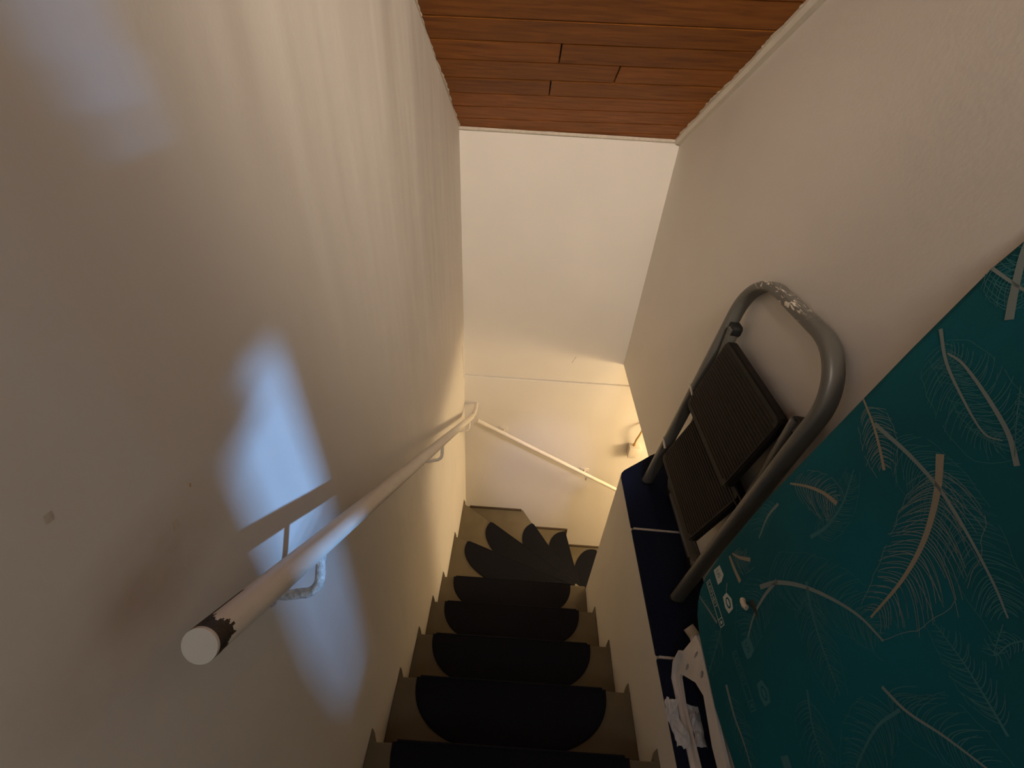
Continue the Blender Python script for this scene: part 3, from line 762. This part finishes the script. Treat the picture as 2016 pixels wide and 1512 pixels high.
for n_, (yy, bb, mw) in enumerate(((.600, .119, 'print_white'), (.428, .132, 'print2'))):
    e = .0022; y0, y1, b0, b1 = yy, yy-.113, bb, bb+.020
    cells = [rect(y0, y1, b0, b0+e), rect(y0, y1, b1-e, b1), rect(y0, y0-e, b0, b1), rect(y1, y1+e, b0, b1), rect(y1+.019, y1+.017, b0, b1)]
    flat('label_frame', cells, M[mw])
    put_text('LEIFHEIT', .0148, y0-.004, b0+.0048, M[mw], 1.16)
    flat('label_emblem', [rect(y1+.013, y1+.006, b0+.006, b0+.014)], M[mw])
    # lozenge with a word, lozenge with an oval emblem
    flat('word_label', [[(yy+.006, bb+.046), (yy+.005, bb+.079), (yy-.022, bb+.080), (yy-.030, bb+.062), (yy-.029, bb+.046), (yy-.006, bb+.044)]] if n_ else [[(.609, .166), (.607, .196), (.580, .199), (.571, .182), (.572, .164)]], M[mw])
    put_text('US', .017, yy-.001 if n_ else .602, bb+.056, dk, 1.0, .0012)
    ey, eb = (.520, .180) if n_ == 0 else (.332, .195)
    flat('oval_label', [[(ey+.020, eb-.013), (ey+.022, eb+.006), (ey+.002, eb+.017), (ey-.018, eb+.010), (ey-.020, eb-.012), (ey-.004, eb-.018)]], M[mw])
    ov = [(ey+.013*math.cos(a), eb+.0085*math.sin(a)) for a in [2*math.pi*k/20 for k in range(20)]]
    flat('oval_emblem', [ov], dk, .0011)
    flat('oval_emblem', [[(ey+.009*math.cos(a), eb+.0045*math.sin(a)) for a in [2*math.pi*k/16 for k in range(16)]]], M[mw], .0013)
flat('label_tail', [[(.560, .200), (.556, .201), (.541, .186), (.545, .185)]], M['print1'])
flat('word_label', [[(.236, .178), (.234, .201), (.214, .199), (.213, .176)]], M['print2'])
# pale toggle poking through a slit in the cover
flat('slit', [[(.490, .252), (.487, .268), (.470, .268), (.446, .259), (.470, .256)]], M['black'], .0009)
tg = tube('toggle', [BP(.500, .238, .003), BP(.493, .240, .007), BP(.482, .244, .010), BP(.477, .247, .008)], circ(.0062, 14), M['cord']); pk(tg, ib)
# iron rest: white sheet-metal bracket below the wide end, standing on the ledge
def TP(u, v, d): return tuple(BP(u, v, d))
def pxl(y, z): return (y, (z+1.2)/bu.z)
outer = [pxl(*p) for p in ((.520, -1.205), (.512, -1.29), (.500, -1.345), (.470, -1.3695), (.25, -1.3695), (.05, -1.3695), (.05, -1.23), (.25, -1.222), (.38, -1.208), (.49, -1.196))]
hole1 = [pxl(*p) for p in ((.466, -1.338), (.470, -1.328), (.430, -1.265), (.395, -1.243), (.30, -1.262), (.09, -1.262), (.09, -1.345), (.28, -1.345), (.40, -1.350))]
def hole(y, z, ry, rz_): return [pxl(y+ry*math.cos(2*math.pi*k/12)+.2*rz_*math.sin(2*math.pi*k/12), z+rz_*math.sin(2*math.pi*k/12)) for k in range(12)]
holes = [hole1, hole(.473, -1.287, .0055, .011), hole(.482, -1.228, .004, .013), hole(.436, -1.226, .0065, .011)]
bm = bmesh.new(); add_holed(bm, outer, holes, TP, -0.012, -0.004)
bmesh.ops.recalc_face_normals(bm, faces=bm.faces)
rest = pk(link('iron_rest', finish(bm, 'iron_rest'), None, M['tray']), ib)
# turned-out flange along the lower edge and inner rail behind
bm = bmesh.new()
add_tube(bm, [BP(.512, -.095, -.006), BP(.500, -.140, -.006), BP(.470, -.166, -.006), BP(.40, -.1665, -.006), BP(.05, -.1665, -.006)], oval(.0045, .013, 12, .5), up=bn)
o = link('rest_rim', finish(bm, 'rest_rim', 40), None, M['tray']); o.parent = rest
bm = bmesh.new(); add_tube(bm, [BP(.455, -.040, -.022), BP(.30, -.047, -.022), BP(.05, -.050, -.022)], oval(.0055, .014, 12, .5), up=bu)
o = link('rest_rail', finish(bm, 'rest_rail', 40), None, M['tray']); o.parent = rest
# leg tube end showing behind the rest, with its cap
leg = pk(tube('leg', [(0.905, 0.575, -1.325), (0.915, 0.50, -1.335), (0.93, 0.10, -1.335)], circ(.015, 18), M['tray']), ib)
cap = tube('leg_cap', [(0.893, 0.592, -1.322), (0.905, 0.573, -1.3255), (0.906, 0.570, -1.326)], circ(.0165, 18), M['cord']); cap.parent = leg
# ------------------------------------------------------------------ crumpled plastic film under the iron rest
pb = empty('plastic_film', (0.835, 0.37, ZL)); tag(pb, 'crumpled clear plastic film tucked under the white iron rest on the ledge', 'plastic film')
bm = bmesh.new(); rp = random.Random(5); NX, NY = 9, 13; grid = []
for i in range(NX+1):
    row = []
    for j in range(NY+1):
        u, v = i/NX, j/NY
        x = .797+.026*u+.006*math.sin(5*v+1)+rp.uniform(-.002, .002)
        y = .318+.100*v+.004*math.sin(7*u)+rp.uniform(-.003, .003)
        h = .003+.034*u**1.4*(.75+.25*math.sin(8*v))+rp.uniform(0, .005)
        row.append(bm.verts.new((x, y, ZL+h)))
    grid.append(row)
for i in range(NX):
    for j in range(NY):
        a, b, c, d = grid[i][j], grid[i+1][j], grid[i+1][j+1], grid[i][j+1]
        bm.faces.new((a, b, c)); bm.faces.new((a, c, d))
pk(link('film', finish(bm, 'film'), None, M['bag']), pb)
bm = bmesh.new(); grid = []
for i in range(6):
    grid.append([bm.verts.new((.852+.006*i+rp.uniform(-.002, .002), .322+.011*j+rp.uniform(-.003, .003), ZL+.003+.012*math.sin(.6*i+.5)*abs(math.sin(.8*j+.4))+rp.uniform(0, .003))) for j in range(9)])
for i in range(5):
    for j in range(8):
        a, b, c, d = grid[i][j], grid[i+1][j], grid[i+1][j+1], grid[i][j+1]
        bm.faces.new((a, b, c)); bm.faces.new((a, c, d))
pk(link('film_tail', finish(bm, 'film_tail'), None, M['bag']), pb)
# ------------------------------------------------------------------ small damage on the walls
def chip(poly, fn, d0, d1, parent, m):
    o = prism('chip', poly, fn, d0, d1, m); o.parent = parent
wl, wb = bpy.data.objects['wall_left'], bpy.data.objects['wall_back']
XZ = lambda u, v, d: (u, d, v)
chip([(.2770, -.3825), (.2786, -.3822), (.2796, -.3785), (.2782, -.3790)], YZ, -.001, .0006, wl, M['cable'])
chip([(.236, -.404), (.246, -.405), (.248, -.396), (.241, -.394)], YZ, -.001, .0004, wl, M['caulk'])
chip([(.170, -.292), (.176, -.293), (.178, -.286), (.172, -.285)], YZ, -.001, .0004, wl, M['caulk'])
chip([(2.170, -1.440), (2.186, -1.436), (2.190, -1.46), (2.212, -1.60), (2.218, -1.70), (2.212, -1.70), (2.204, -1.60), (2.181, -1.465)], YZ, -.001, .0012, wl, M['worn'])
chip([(.681, -1.560), (.686, -1.560), (.703, -1.515), (.706, -1.502), (.700, -1.510)], XZ, D-.0006, D+.001, wb, M['worn'])
